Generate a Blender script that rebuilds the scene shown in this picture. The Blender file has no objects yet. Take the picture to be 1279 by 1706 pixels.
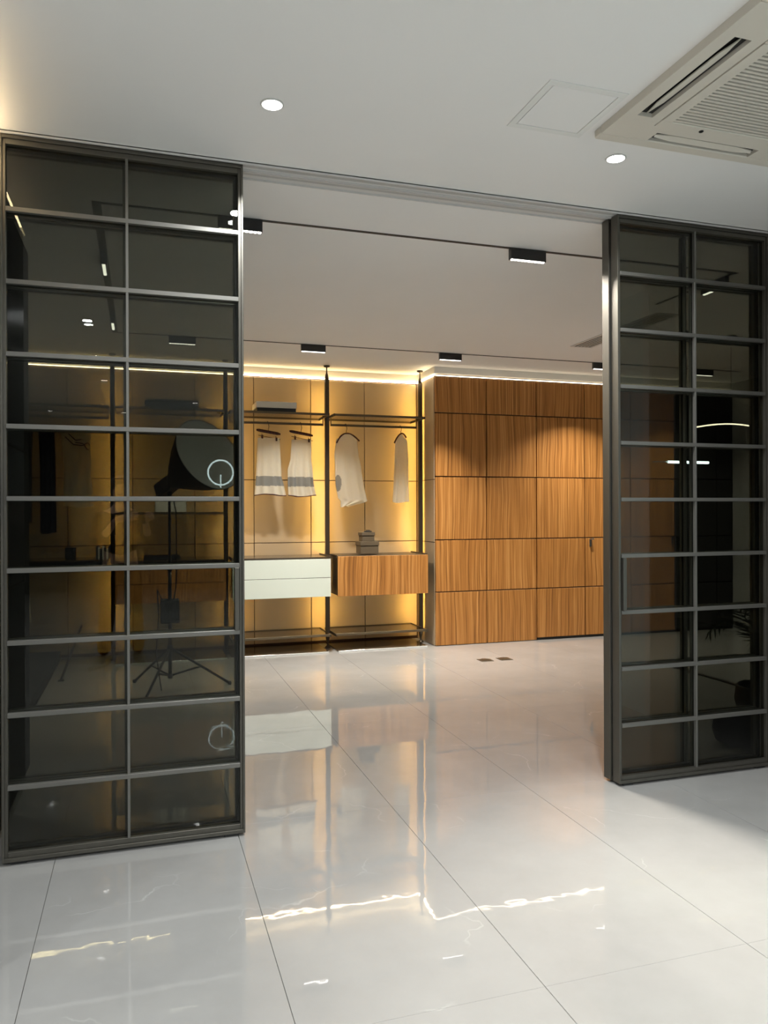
import bpy, bmesh, math, random
from mathutils import Vector, Matrix
random.seed(7)
PI = math.pi
SC = bpy.context.scene
COL = SC.collection

# ------------------------------------------------------------------ camera
CAM_H = 1.44
YAW, ROLL, FPX = 0.3064, -0.0038, 1277.6
cd = bpy.data.cameras.new('camera')
cam = bpy.data.objects.new('camera', cd); COL.objects.link(cam)
cd.sensor_fit = 'VERTICAL'; cd.sensor_height = 36.0; cd.lens = FPX / 1706 * 36.0
cd.clip_start = 0.02; cd.clip_end = 100
fw = Vector((math.sin(YAW), math.cos(YAW), 0)); rt = Vector((math.cos(YAW), -math.sin(YAW), 0)); up = Vector((0, 0, 1))
r2 = rt * math.cos(ROLL) + up * math.sin(ROLL); u2 = -rt * math.sin(ROLL) + up * math.cos(ROLL)
cam.matrix_world = Matrix(((r2.x, u2.x, -fw.x, 0), (r2.y, u2.y, -fw.y, 0), (r2.z, u2.z, -fw.z, CAM_H), (0, 0, 0, 1)))
SC.camera = cam
# ------------------------------------------------------------------ world, exposure
w = bpy.data.worlds.new('world'); SC.world = w; w.use_nodes = True
w.node_tree.nodes['Background'].inputs[0].default_value = (0.5, 0.5, 0.5, 1)
w.node_tree.nodes['Background'].inputs[1].default_value = 0.02
vs = SC.view_settings
vs.view_transform = 'Standard'; vs.look = 'None'; vs.exposure = 0.0; vs.gamma = 1.0; vs.use_curve_mapping = False
SC.cycles.use_denoising = True
SC.cycles.max_bounces = 8; SC.cycles.diffuse_bounces = 3; SC.cycles.glossy_bounces = 4; SC.cycles.transparent_max_bounces = 16
SC.cycles.adaptive_threshold = 0.045
SC.cycles.sample_clamp_indirect = 6.0
# lamp strengths (each lamp's light sits in its own builder)
P_DOWN, P_DOWN_BACK, P_NEAR, P_FAR = 27.0, 29.0, 40.0, 32.0
E_LED_TOP, E_LED_POST, E_LED_FRONT = 28.0, 58.0, 40.0
WARM = (1.0, 0.60, 0.14); WARMW = (1.0, 0.78, 0.46); NEUT = (1.0, 0.93, 0.82); COOL = (0.97, 1.0, 1.0)
CEIL = 3.0

# ------------------------------------------------------------------ materials
def srgb(r, g, b):
    f = lambda c: (c / 255 / 12.92) if c / 255 <= 0.04045 else ((c / 255 + 0.055) / 1.055) ** 2.4
    return (f(r), f(g), f(b), 1)
MATS = {}
def pm(name, col, rough=0.5, metal=0.0, spec=0.5, **k):
    if name in MATS: return MATS[name]
    m = bpy.data.materials.new(name); m.use_nodes = True
    b = m.node_tree.nodes['Principled BSDF']
    b.inputs['Base Color'].default_value = col if len(col) == 4 else (*col, 1)
    b.inputs['Roughness'].default_value = rough; b.inputs['Metallic'].default_value = metal
    b.inputs['Specular IOR Level'].default_value = spec
    for kk, v in k.items(): b.inputs[kk.replace('_', ' ')].default_value = v
    MATS[name] = m; return m
def emit(name, col, s):
    m = bpy.data.materials.new(name); m.use_nodes = True; nt = m.node_tree; nt.nodes.clear()
    o = nt.nodes.new('ShaderNodeOutputMaterial'); e = nt.nodes.new('ShaderNodeEmission')
    e.inputs[0].default_value = (*col, 1); e.inputs[1].default_value = s
    nt.links.new(e.outputs[0], o.inputs[0]); MATS[name] = m; return m
def N(nt, t, **k):
    n = nt.nodes.new(t)
    for a, v in k.items(): setattr(n, a, v)
    return n
def glass_mat(name, tint, f0=0.045, rough=0.0, refl=1.0):
    # thin tinted sheet: straight-through tint plus Fresnel mirror (Schlick)
    m = bpy.data.materials.new(name); m.use_nodes = True; nt = m.node_tree; nt.nodes.clear(); L = nt.links.new
    o = N(nt, 'ShaderNodeOutputMaterial'); mix = N(nt, 'ShaderNodeMixShader'); tr = N(nt, 'ShaderNodeBsdfTransparent'); gl = N(nt, 'ShaderNodeBsdfGlossy')
    tr.inputs[0].default_value = (*tint, 1); gl.inputs['Roughness'].default_value = rough; gl.inputs[0].default_value = (refl, refl, refl, 1)
    g = N(nt, 'ShaderNodeNewGeometry'); d = N(nt, 'ShaderNodeVectorMath', operation='DOT_PRODUCT'); L(g.outputs['Incoming'], d.inputs[0]); L(g.outputs['Normal'], d.inputs[1])
    a = N(nt, 'ShaderNodeMath', operation='ABSOLUTE'); L(d.outputs['Value'], a.inputs[0])
    s = N(nt, 'ShaderNodeMath', operation='SUBTRACT'); s.inputs[0].default_value = 1; L(a.outputs[0], s.inputs[1])
    p = N(nt, 'ShaderNodeMath', operation='POWER'); L(s.outputs[0], p.inputs[0]); p.inputs[1].default_value = 5
    ma = N(nt, 'ShaderNodeMath', operation='MULTIPLY_ADD'); L(p.outputs[0], ma.inputs[0]); ma.inputs[1].default_value = 1 - f0; ma.inputs[2].default_value = f0
    L(ma.outputs[0], mix.inputs[0]); L(tr.outputs[0], mix.inputs[1]); L(gl.outputs[0], mix.inputs[2]); L(mix.outputs[0], o.inputs[0])
    MATS[name] = m; return m

def wood_mat(name, c1, c2, c3, scale=1.0, axis_x='X'):
    # straight vertical grain, streaks run along Z
    m = bpy.data.materials.new(name); m.use_nodes = True; nt = m.node_tree; L = nt.links.new
    b = nt.nodes['Principled BSDF']
    tc = N(nt, 'ShaderNodeTexCoord'); oi = N(nt, 'ShaderNodeObjectInfo')
    ad = N(nt, 'ShaderNodeVectorMath', operation='ADD'); L(tc.outputs['Object'], ad.inputs[0])
    mu = N(nt, 'ShaderNodeVectorMath', operation='SCALE'); mu.inputs[0].default_value = (7.3, 3.1, 11.7); L(oi.outputs['Random'], mu.inputs[3]); L(mu.outputs[0], ad.inputs[1])
    mp = N(nt, 'ShaderNodeMapping'); mp.inputs['Scale'].default_value = (62 * scale, 30 * scale, 0.7); L(ad.outputs[0], mp.inputs[0])
    # slow sideways drift of the grain
    nz = N(nt, 'ShaderNodeTexNoise'); nz.inputs['Scale'].default_value = 1.6; nz.inputs['Detail'].default_value = 1; L(ad.outputs[0], nz.inputs[0])
    wv = N(nt, 'ShaderNodeVectorMath', operation='MULTIPLY_ADD'); L(nz.outputs['Color'], wv.inputs[0]); wv.inputs[1].default_value = (4.0, 0, 0); L(mp.outputs[0], wv.inputs[2])
    n1 = N(nt, 'ShaderNodeTexNoise'); n1.inputs['Scale'].default_value = 1.0; n1.inputs['Detail'].default_value = 3; n1.inputs['Roughness'].default_value = 0.6; L(wv.outputs[0], n1.inputs[0])
    n2 = N(nt, 'ShaderNodeTexNoise'); n2.inputs['Scale'].default_value = 3.5; n2.inputs['Detail'].default_value = 2; L(wv.outputs[0], n2.inputs[0])
    r1 = N(nt, 'ShaderNodeValToRGB'); e = r1.color_ramp.elements
    e[0].position = 0.30; e[0].color = c1; e[1].position = 0.70; e[1].color = c3; k = e.new(0.50); k.color = c2
    L(n1.outputs['Fac'], r1.inputs[0])
    r2_ = N(nt, 'ShaderNodeValToRGB'); e = r2_.color_ramp.elements; e[0].position = 0.42; e[0].color = (0.78, 0.72, 0.66, 1); e[1].position = 0.6; e[1].color = (1, 1, 1, 1); L(n2.outputs['Fac'], r2_.inputs[0])
    mx = N(nt, 'ShaderNodeMix', data_type='RGBA', blend_type='MULTIPLY'); mx.inputs[0].default_value = 0.7; L(r1.outputs[0], mx.inputs[6]); L(r2_.outputs[0], mx.inputs[7])
    L(mx.outputs[2], b.inputs['Base Color']); b.inputs['Roughness'].default_value = 0.42; b.inputs['Specular IOR Level'].default_value = 0.35
    MATS[name] = m; return m

def tile_mat():
    m = bpy.data.materials.new('porcelain'); m.use_nodes = True; nt = m.node_tree; L = nt.links.new
    b = nt.nodes['Principled BSDF']; g = N(nt, 'ShaderNodeNewGeometry')
    n1 = N(nt, 'ShaderNodeTexNoise'); n1.inputs['Scale'].default_value = 1.7; n1.inputs['Detail'].default_value = 6; n1.inputs['Roughness'].default_value = 0.6; L(g.outputs['Position'], n1.inputs[0])
    r = N(nt, 'ShaderNodeValToRGB'); e = r.color_ramp.elements; e[0].position = 0.3; e[0].color = (0.315, 0.309, 0.299, 1); e[1].position = 0.72; e[1].color = (0.375, 0.369, 0.357, 1); L(n1.outputs['Fac'], r.inputs[0])
    # thin broken pale veins
    n2 = N(nt, 'ShaderNodeTexNoise'); n2.inputs['Scale'].default_value = 2.3; n2.inputs['Detail'].default_value = 5; L(g.outputs['Position'], n2.inputs[0])
    wp = N(nt, 'ShaderNodeVectorMath', operation='MULTIPLY_ADD'); L(n2.outputs['Color'], wp.inputs[0]); wp.inputs[1].default_value = (0.55, 0.55, 0); L(g.outputs['Position'], wp.inputs[2])
    v = N(nt, 'ShaderNodeTexVoronoi', feature='DISTANCE_TO_EDGE'); v.inputs['Scale'].default_value = 1.5; L(wp.outputs[0], v.inputs[0])
    rv = N(nt, 'ShaderNodeValToRGB'); e = rv.color_ramp.elements; e[0].position = 0.0; e[0].color = (1, 1, 1, 1); e[1].position = 0.006; e[1].color = (0, 0, 0, 1); L(v.outputs['Distance'], rv.inputs[0])
    n3 = N(nt, 'ShaderNodeTexNoise'); n3.inputs['Scale'].default_value = 3.1; L(g.outputs['Position'], n3.inputs[0])
    rm = N(nt, 'ShaderNodeValToRGB'); e = rm.color_ramp.elements; e[0].position = 0.52; e[0].color = (0, 0, 0, 1); e[1].position = 0.66; e[1].color = (0.28, 0.28, 0.28, 1); L(n3.outputs['Fac'], rm.inputs[0])
    ml = N(nt, 'ShaderNodeMath', operation='MULTIPLY'); L(rv.outputs[0], ml.inputs[0]); L(rm.outputs[0], ml.inputs[1])
    mx = N(nt, 'ShaderNodeMix', data_type='RGBA'); L(ml.outputs[0], mx.inputs[0]); L(r.outputs[0], mx.inputs[6]); mx.inputs[7].default_value = (0.72, 0.71, 0.68, 1)
    L(mx.outputs[2], b.inputs['Base Color'])
    b.inputs['Roughness'].default_value = 0.02; b.inputs['IOR'].default_value = 2.15
    n4 = N(nt, 'ShaderNodeTexNoise'); n4.inputs['Scale'].default_value = 8.0; n4.inputs['Detail'].default_value = 2; L(g.outputs['Position'], n4.inputs[0])
    bp = N(nt, 'ShaderNodeBump'); bp.inputs['Strength'].default_value = 0.03; bp.inputs['Distance'].default_value = 0.012; L(n4.outputs['Fac'], bp.inputs['Height']); L(bp.outputs[0], b.inputs['Normal'])
    MATS['porcelain'] = m; return m

def plaster(name, col, rough=0.75, var=0.03):
    m = bpy.data.materials.new(name); m.use_nodes = True; nt = m.node_tree; L = nt.links.new
    b = nt.nodes['Principled BSDF']; g = N(nt, 'ShaderNodeNewGeometry')
    n1 = N(nt, 'ShaderNodeTexNoise'); n1.inputs['Scale'].default_value = 1.1; n1.inputs['Detail'].default_value = 4; L(g.outputs['Position'], n1.inputs[0])
    r = N(nt, 'ShaderNodeValToRGB'); e = r.color_ramp.elements
    e[0].position = 0.35; e[0].color = tuple(c * (1 - var) for c in col) + (1,); e[1].position = 0.7; e[1].color = tuple(min(1, c * (1 + var)) for c in col) + (1,)
    L(n1.outputs['Fac'], r.inputs[0]); L(r.outputs[0], b.inputs['Base Color']); b.inputs['Roughness'].default_value = rough; b.inputs['Specular IOR Level'].default_value = 0.25
    MATS[name] = m; return m

def brushed(name, col, rough=0.35, metal=0.6):
    m = bpy.data.materials.new(name); m.use_nodes = True; nt = m.node_tree; L = nt.links.new
    b = nt.nodes['Principled BSDF']; tc = N(nt, 'ShaderNodeTexCoord'); mp = N(nt, 'ShaderNodeMapping'); mp.inputs['Scale'].default_value = (260, 260, 3); L(tc.outputs['Object'], mp.inputs[0])
    n1 = N(nt, 'ShaderNodeTexNoise'); n1.inputs['Scale'].default_value = 1; L(mp.outputs[0], n1.inputs[0])
    r = N(nt, 'ShaderNodeMapRange'); r.inputs[3].default_value = rough - 0.06; r.inputs[4].default_value = rough + 0.08; L(n1.outputs['Fac'], r.inputs[0]); L(r.outputs[0], b.inputs['Roughness'])
    b.inputs['Base Color'].default_value = (*col, 1); b.inputs['Metallic'].default_value = metal
    MATS[name] = m; return m

def fabric(name, col, trans=0.35, scale=300):
    m = bpy.data.materials.new(name); m.use_nodes = True; nt = m.node_tree; nt.nodes.clear(); L = nt.links.new
    o = N(nt, 'ShaderNodeOutputMaterial'); d = N(nt, 'ShaderNodeBsdfDiffuse'); t = N(nt, 'ShaderNodeBsdfTranslucent'); mx = N(nt, 'ShaderNodeMixShader'); tr = N(nt, 'ShaderNodeBsdfTransparent'); m2 = N(nt, 'ShaderNodeMixShader')
    tc = N(nt, 'ShaderNodeTexCoord'); n1 = N(nt, 'ShaderNodeTexNoise'); n1.inputs['Scale'].default_value = scale; L(tc.outputs['Object'], n1.inputs[0])
    r = N(nt, 'ShaderNodeValToRGB'); e = r.color_ramp.elements; e[0].color = tuple(c * 0.85 for c in col) + (1,); e[1].color = tuple(min(1, c * 1.1) for c in col) + (1,); L(n1.outputs['Fac'], r.inputs[0])
    L(r.outputs[0], d.inputs[0]); L(r.outputs[0], t.inputs[0]); mx.inputs[0].default_value = 0.55; L(d.outputs[0], mx.inputs[1]); L(t.outputs[0], mx.inputs[2])
    m2.inputs[0].default_value = trans; L(mx.outputs[0], m2.inputs[1]); L(tr.outputs[0], m2.inputs[2]); L(m2.outputs[0], o.inputs[0])
    MATS[name] = m; return m

M_TILE = tile_mat()
M_CEIL = plaster('ceiling_paint', (0.86, 0.855, 0.835), 0.8, 0.012)
M_WHITE = plaster('white_paint', (0.78, 0.77, 0.74), 0.7, 0.02)
M_COOLWALL = plaster('cool_grey_wall', (0.55, 0.68, 0.71), 0.6, 0.02)
M_GREYWALL = plaster('grey_wall', (0.42, 0.42, 0.41), 0.6, 0.03)
M_BEIGE = brushed('champagne_panel', (0.43, 0.345, 0.235), 0.48, 0.12)
M_JOINT = pm('joint_shadow_gap', (0.05, 0.022, 0.014), 0.7)
M_GROUT = pm('grout', (0.27, 0.26, 0.245), 0.8)
M_WOOD = wood_mat('zebrano', srgb(134, 88, 42), srgb(184, 126, 64), srgb(212, 156, 90))
M_FRAME = brushed('bronze_aluminium', (0.115, 0.108, 0.092), 0.38, 0.75)
M_MUNTIN = brushed('grey_bronze_bar', (0.17, 0.165, 0.15), 0.4, 0.55)
M_POST = brushed('bronze_post', (0.085, 0.065, 0.042), 0.4, 0.6)
M_RAILB = brushed('bronze_rail', (0.13, 0.10, 0.06), 0.4, 0.6)
M_GLASS = glass_mat('smoked_glass', (0.605, 0.618, 0.588), 0.024)
M_GLASSB = glass_mat('bronze_shelf_glass', (0.62, 0.55, 0.44), 0.05)
M_BLACK = pm('matt_black', (0.012, 0.012, 0.012), 0.55)
M_BLACKG = pm('satin_black', (0.015, 0.015, 0.016), 0.3)
M_DARKP = pm('dark_brown_gloss', (0.055, 0.04, 0.026), 0.18)
M_DARKDOOR = pm('dark_grey_lacquer', (0.03, 0.03, 0.03), 0.5)
M_DRAWW = pm('pale_green_white_glass', (0.76, 0.82, 0.735), 0.16, 0, 0.6)
M_ALU = pm('white_aluminium', (0.62, 0.62, 0.60), 0.4)
M_HATCH = plaster('hatch_paint', (0.80, 0.805, 0.775), 0.6, 0.01)
M_TRACKG = pm('track_groove', (0.42, 0.42, 0.41), 0.6)
M_ACW = plaster('cream_plastic', (0.66, 0.62, 0.54), 0.45, 0.01)
M_ACD = pm('grille_dark', (0.10, 0.095, 0.08), 0.7)
M_CHROME = pm('chrome', (0.6, 0.6, 0.58), 0.18, 1.0)
M_WALNUT = wood_mat('walnut', srgb(46, 20, 14), srgb(72, 34, 22), srgb(98, 52, 30))
M_CLOTH = fabric('sheer_white_cotton', (0.95, 0.90, 0.79), 0.12)
M_CLOTHG = fabric('grey_knit', (0.36, 0.37, 0.36), 0.05)
M_HEM = pm('dark_red_hem', (0.06, 0.012, 0.01), 0.8)
M_TAUPE = plaster('taupe_cardboard', (0.125, 0.095, 0.06), 0.7, 0.06)
M_BOXW = plaster('cream_cardboard', (0.72, 0.69, 0.6), 0.7, 0.02)
M_KHAKI = fabric('brown_cotton', (0.07, 0.055, 0.03), 0.0, 400)
M_BOOT = pm('olive_leather', (0.16, 0.15, 0.10), 0.5)
M_DARKCLOTH = fabric('black_wool', (0.025, 0.024, 0.026), 0.0, 250)
M_GREYCLOTH = fabric('grey_wool', (0.11, 0.11, 0.10), 0.0, 250)
M_BEIGECLOTH = fabric('beige_linen', (0.80, 0.72, 0.54), 0.0, 300)
M_SKIN = pm('skin', (0.50, 0.30, 0.21), 0.5)
M_HAIR = pm('black_hair', (0.012, 0.01, 0.009), 0.45)
M_DIFFUSER = pm('diffuser_cloth', (0.8, 0.8, 0.77), 0.85)
M_PALM = pm('palm_green', (0.012, 0.022, 0.010), 0.5)
M_BLUE = pm('blue_print', (0.035, 0.05, 0.19), 0.5)
M_BRASS = pm('bronze_floor_plate', (0.16, 0.13, 0.09), 0.35, 0.8)
E_DOWN = emit('downlight_glow', (1.0, 0.97, 0.92), 22)
E_CELL = emit('spot_cell_glow', (1.0, 0.95, 0.87), 6)
E_TOP = emit('led_strip_glow', WARMW, E_LED_TOP)
E_TOP2 = emit('led_strip_glow_wood', (1.0, 0.84, 0.58), E_LED_TOP * 0.3)
E_POST = emit('led_post_glow', WARM, E_LED_POST)
E_FRONT = emit('led_cove_glow', (1.0, 0.74, 0.42), E_LED_FRONT)
E_ARC = emit('warm_arc_glow', (1.0, 0.86, 0.66), 9)
E_RING = emit('cool_tube_glow', (0.75, 0.95, 1.0), 14)

# ------------------------------------------------------------------ mesh builder
class MB:
    def __init__(s): s.bm = bmesh.new(); s.smooth = False
    def box(s, x0, x1, y0, y1, z0, z1, b=0.0, mi=0):
        t = bmesh.new()
        bmesh.ops.create_cube(t, size=1.0)
        for v in t.verts: v.co = Vector(((x0 + x1) / 2 + v.co.x * (x1 - x0), (y0 + y1) / 2 + v.co.y * (y1 - y0), (z0 + z1) / 2 + v.co.z * (z1 - z0)))
        if b > 0: bmesh.ops.bevel(t, geom=list(t.edges), offset=b, segments=1, affect='EDGES')
        s._merge(t, mi); return s
    def _merge(s, t, mi=0, smooth=False):
        vm = {}
        for v in t.verts: vm[v] = s.bm.verts.new(v.co)
        for f in t.faces:
            try:
                nf = s.bm.faces.new([vm[v] for v in f.verts]); nf.material_index = mi; nf.smooth = smooth
            except ValueError: pass
        t.free()
    def tube(s, pts, r, n=10, mi=0, caps=True):
        pts = [Vector(p) for p in pts]; rs = r if isinstance(r, (list, tuple)) else [r] * len(pts)
        rings = []
        prev = None
        for i, p in enumerate(pts):
            d = (pts[min(i + 1, len(pts) - 1)] - pts[max(i - 1, 0)]).normalized()
            if prev is None:
                a = d.cross(Vector((0, 0, 1)))
                if a.length < 1e-3: a = d.cross(Vector((1, 0, 0)))
                a.normalize()
            else:
                a = prev - d * prev.dot(d); a.normalize()
            prev = a; b = d.cross(a)
            rings.append([s.bm.verts.new(p + (a * math.cos(2 * PI * k / n) + b * math.sin(2 * PI * k / n)) * rs[i]) for k in range(n)])
        s._skin(rings, mi, caps); return s
    def _skin(s, rings, mi=0, caps=True, closed=True, smooth=True):
        n = len(rings[0])
        for i in range(len(rings) - 1):
            for k in range(n if closed else n - 1):
                f = s.bm.faces.new((rings[i][k], rings[i][(k + 1) % n], rings[i + 1][(k + 1) % n], rings[i + 1][k])); f.smooth = smooth; f.material_index = mi
        if caps:
            for rg in (rings[0][::-1], rings[-1]):
                try: f = s.bm.faces.new(rg); f.material_index = mi
                except ValueError: pass
    def lathe(s, prof, c=(0, 0, 0), n=24, mi=0, axis=None):
        # prof: list of (radius, height); axis: optional Matrix3 turning local Z
        rings = []
        for r, h in prof:
            rg = []
            for k in range(n):
                p = Vector((max(r, 1e-4) * math.cos(2 * PI * k / n), max(r, 1e-4) * math.sin(2 * PI * k / n), h))
                if axis: p = axis @ p
                rg.append(s.bm.verts.new(p + Vector(c)))
            rings.append(rg)
        s._skin(rings, mi, True); return s
    def ring(s, c, R, r, n=40, m=8, axis=None, mi=0):
        rings = []
        for i in range(n):
            a = 2 * PI * i / n; rg = []
            for k in range(m):
                t = 2 * PI * k / m
                p = Vector(((R + r * math.cos(t)) * math.cos(a), (R + r * math.cos(t)) * math.sin(a), r * math.sin(t)))
                if axis: p = axis @ p
                rg.append(s.bm.verts.new(p + Vector(c)))
            rings.append(rg)
        for i in range(n):
            for k in range(m):
                f = s.bm.faces.new((rings[i][k], rings[i][(k + 1) % m], rings[(i + 1) % n][(k + 1) % m], rings[(i + 1) % n][k])); f.smooth = True; f.material_index = mi
        return s
    def prism(s, poly, y0, y1, mi=0):
        # polygon in XZ extruded along Y
        a = [s.bm.verts.new((x, y0, z)) for x, z in poly]; b = [s.bm.verts.new((x, y1, z)) for x, z in poly]
        s.bm.faces.new(a).material_index = mi; s.bm.faces.new(b[::-1]).material_index = mi
        n = len(poly)
        for i in range(n): s.bm.faces.new((a[i], b[i], b[(i + 1) % n], a[(i + 1) % n])).material_index = mi
        return s
    def rot(s, mat, c):
        c = Vector(c)
        for v in s.bm.verts: v.co = c + mat @ (v.co - c)
        return s
    def build(s, name, mat, parent=None, loc=None):
        bmesh.ops.recalc_face_normals(s.bm, faces=s.bm.faces)
        base = wloc(parent); here = Vector(loc) if loc is not None else base
        for v in s.bm.verts: v.co -= here
        me = bpy.data.meshes.new(name); s.bm.to_mesh(me); s.bm.free()
        for m in (mat if isinstance(mat, (list, tuple)) else [mat]): me.materials.append(m)
        o = bpy.data.objects.new(name, me); COL.objects.link(o)
        o.location = here - base; o.parent = parent
        return o
def wloc(o):
    p = Vector((0, 0, 0))
    while o is not None: p += o.location; o = o.parent
    return p
def B(*a, **k): return MB().box(*a, **k)
def tag(o, label=None, cat=None, group=None, kind=None):
    if label: o['label'] = label
    if cat: o['category'] = cat
    if group: o['group'] = group
    if kind: o['kind'] = kind
    return o
def thing(name, loc, label, cat, group=None):
    o = bpy.data.objects.new(name, None); COL.objects.link(o); o.location = loc; o.empty_display_size = 0.1
    return tag(o, label, cat, group)
def struct(o, label=None): return tag(o, label, None, None, 'structure')
def copy_tree(o, loc=None, label=None, parent=None):
    c = o.copy(); COL.objects.link(c); c.parent = parent
    if loc is not None: c.location = loc
    if label: c['label'] = label
    for ch in list(o.children): copy_tree(ch, None, None, c)
    return c
def share(name, me, loc, parent):
    o = bpy.data.objects.new(name, me); COL.objects.link(o); o.parent = parent; o.location = Vector(loc) - wloc(parent); return o
def lamp_area(parent, loc, power, col, sx, sy=None, spread=180):
    ld = bpy.data.lights.new('lamp_light', 'AREA'); ld.energy = power; ld.color = col; ld.spread = math.radians(spread)
    ld.shape = 'DISK' if sy is None else 'RECTANGLE'; ld.size = sx
    if sy is not None: ld.size_y = sy
    o = bpy.data.objects.new('lamp_light', ld); COL.objects.link(o); o.parent = parent; o.location = Vector(loc) - wloc(parent)
    return o
def set_lamp(t, power, spread, tilt=None):
    # tilt: degrees the beam leans towards the front room
    for c in t.children:
        if c.type == 'LIGHT':
            if tilt is not None: c.rotation_euler.x = -math.radians(tilt)
            c.data = c.data.copy(); c.data.energy = power; c.data.spread = math.radians(spread)

# ================================================================== THE SETTING
XR, XL = 3.37, -0.60            # opening jambs
DY = 3.445                      # front face of the sliding doors
WY = 7.66                       # front of the wood wall
BW = 8.22                       # front of the beige back wall panels
FX0, FX1, FY0, FY1 = -3.4, 6.9, -8.0, 8.4

# floor: a screed slab carrying single porcelain tiles
floor = struct(B(FX0, FX1, FY0, FY1, -0.12, -0.010).build('floor', M_GROUT), 'pale grey polished porcelain tile floor with faint veins')
TX0, TW, TY0, TL = -0.346, 0.7535, 2.07, 1.5
tile_me = {}
def tile_mesh(sx, sy):
    k = (round(sx, 4), round(sy, 4))
    if k not in tile_me:
        o = B(-sx / 2, sx / 2, -sy / 2, sy / 2, -0.010, 0.0, b=0.0004).build('tile', M_TILE); tile_me[k] = o.data; bpy.data.objects.remove(o)
    return tile_me[k]
i0 = math.floor((FX0 - TX0) / TW); j0 = math.floor((FY0 - TY0) / TL)
for i in range(i0, i0 + 16):
    xa, xb = max(TX0 + i * TW, FX0), min(TX0 + (i + 1) * TW, FX1)
    if xb - xa < 0.02: continue
    for j in range(j0, j0 + 13):
        ya, yb = max(TY0 + j * TL, FY0), min(TY0 + (j + 1) * TL, FY1)
        if yb - ya < 0.02: continue
        share('tile', tile_mesh(xb - xa - 0.002, yb - ya - 0.0006), ((xa + xb) / 2, (ya + yb) / 2, 0.0), floor)

ceiling = struct(B(FX0, FX1, FY0, FY1, CEIL, CEIL + 0.1).build('ceiling', M_CEIL), 'flat white painted ceiling')

# outer shell
struct(B(FX0, FX1, FY1, FY1 + 0.1, 0, CEIL).build('wall_north', M_WHITE))
struct(B(FX0, FX1, FY0 - 0.1, FY0, 0, CEIL).build('wall_south', M_DARKDOOR))
struct(B(FX0 - 0.1, FX0, FY0, FY1, 0, CEIL).build('wall_west', M_WHITE))
struct(B(FX1, FX1 + 0.1, FY0, FY1, 0, CEIL).build('wall_east', M_GREYWALL))
# partition beside the opening (front room / dressing room)
struct(B(XR + 0.005, FX1, DY + 0.0, DY + 0.16, 0, CEIL).build('wall_partition_right', M_GREYWALL), 'dark partition right of the sliding doors')
struct(B(FX0, XL, DY + 0.0, DY + 0.16, 0, CEIL).build('wall_partition_left', M_GREYWALL), 'partition left of the sliding doors')
# front room right-hand wall with a pilaster at its end
struct(B(XR + 0.02, XR + 0.16, FY0, 2.40, 0, CEIL).build('wall_front_right', M_COOLWALL))
struct(B(XR - 0.04, XR + 0.18, 2.40, 2.47, 0, CEIL, b=0.003).build('trim_pilaster', M_ALU))
# dressing room left wall behind the wardrobe run
struct(B(-1.50, -1.42, 4.9, BW, 0, CEIL).build('wall_left', M_WHITE))

# door head track let into the ceiling
trk = struct(B(XL, XR, DY - 0.012, DY + 0.150, CEIL - 0.004, CEIL + 0.02).build('trim_door_track', M_ALU), 'white aluminium sliding door track in the ceiling')
for ya, yb in ((DY + 0.010, DY + 0.034), (DY + 0.086, DY + 0.110)):
    B(XL, XR, ya, yb, CEIL - 0.0055, CEIL).build('groove', M_TRACKG, trk)
for ya in (DY - 0.012, DY + 0.052, DY + 0.066, DY + 0.144):
    B(XL, XR, ya, ya + 0.006, CEIL - 0.012, CEIL).build('lip', M_ALU, trk)

# back wall of champagne panels
wb = struct(B(-1.42, 3.0, BW + 0.02, FY1 - 0.002, 0, CEIL - 0.002).build('wall_back', M_JOINT), 'champagne panelled back wall of the dressing room')
pvx = [-1.42, -1.313, -0.698, -0.083, 0.532, 1.147, 1.765, 2.376, 2.991]
pz = [0.03, 1.112, 1.789, 2.89]
for a, b_ in zip(pvx[:-1], pvx[1:]):
    for c, d in zip(pz[:-1], pz[1:]):
        B(a + 0.004, b_ - 0.004, BW, BW + 0.02, c + 0.004, d - 0.004, b=0.0015).build('panel', M_BEIGE, wb)
B(-1.42, 3.0, BW + 0.012, BW + 0.02, 2.915, CEIL - 0.003).build('upper_band', M_WHITE, wb)
# side return between the beige wall and the wood wall
wr = struct(B(3.004, 3.06, WY + 0.03, BW + 0.19, 0, 2.905).build('wall_return', M_JOINT), 'champagne side panel where the wood wall steps forward')
for c, d in zip([0.0] + pz[1:-1], pz[1:]):
    B(2.996, 3.004, WY + 0.028, BW - 0.002, c + 0.004, d - 0.004, b=0.001).build('panel', M_BEIGE, wr)
struct(B(2.999, FX1, WY + 0.012, BW + 0.17, 2.925, CEIL - 0.002).build('trim_bulkhead', M_WHITE), 'white bulkhead band above the wood wall')

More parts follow.
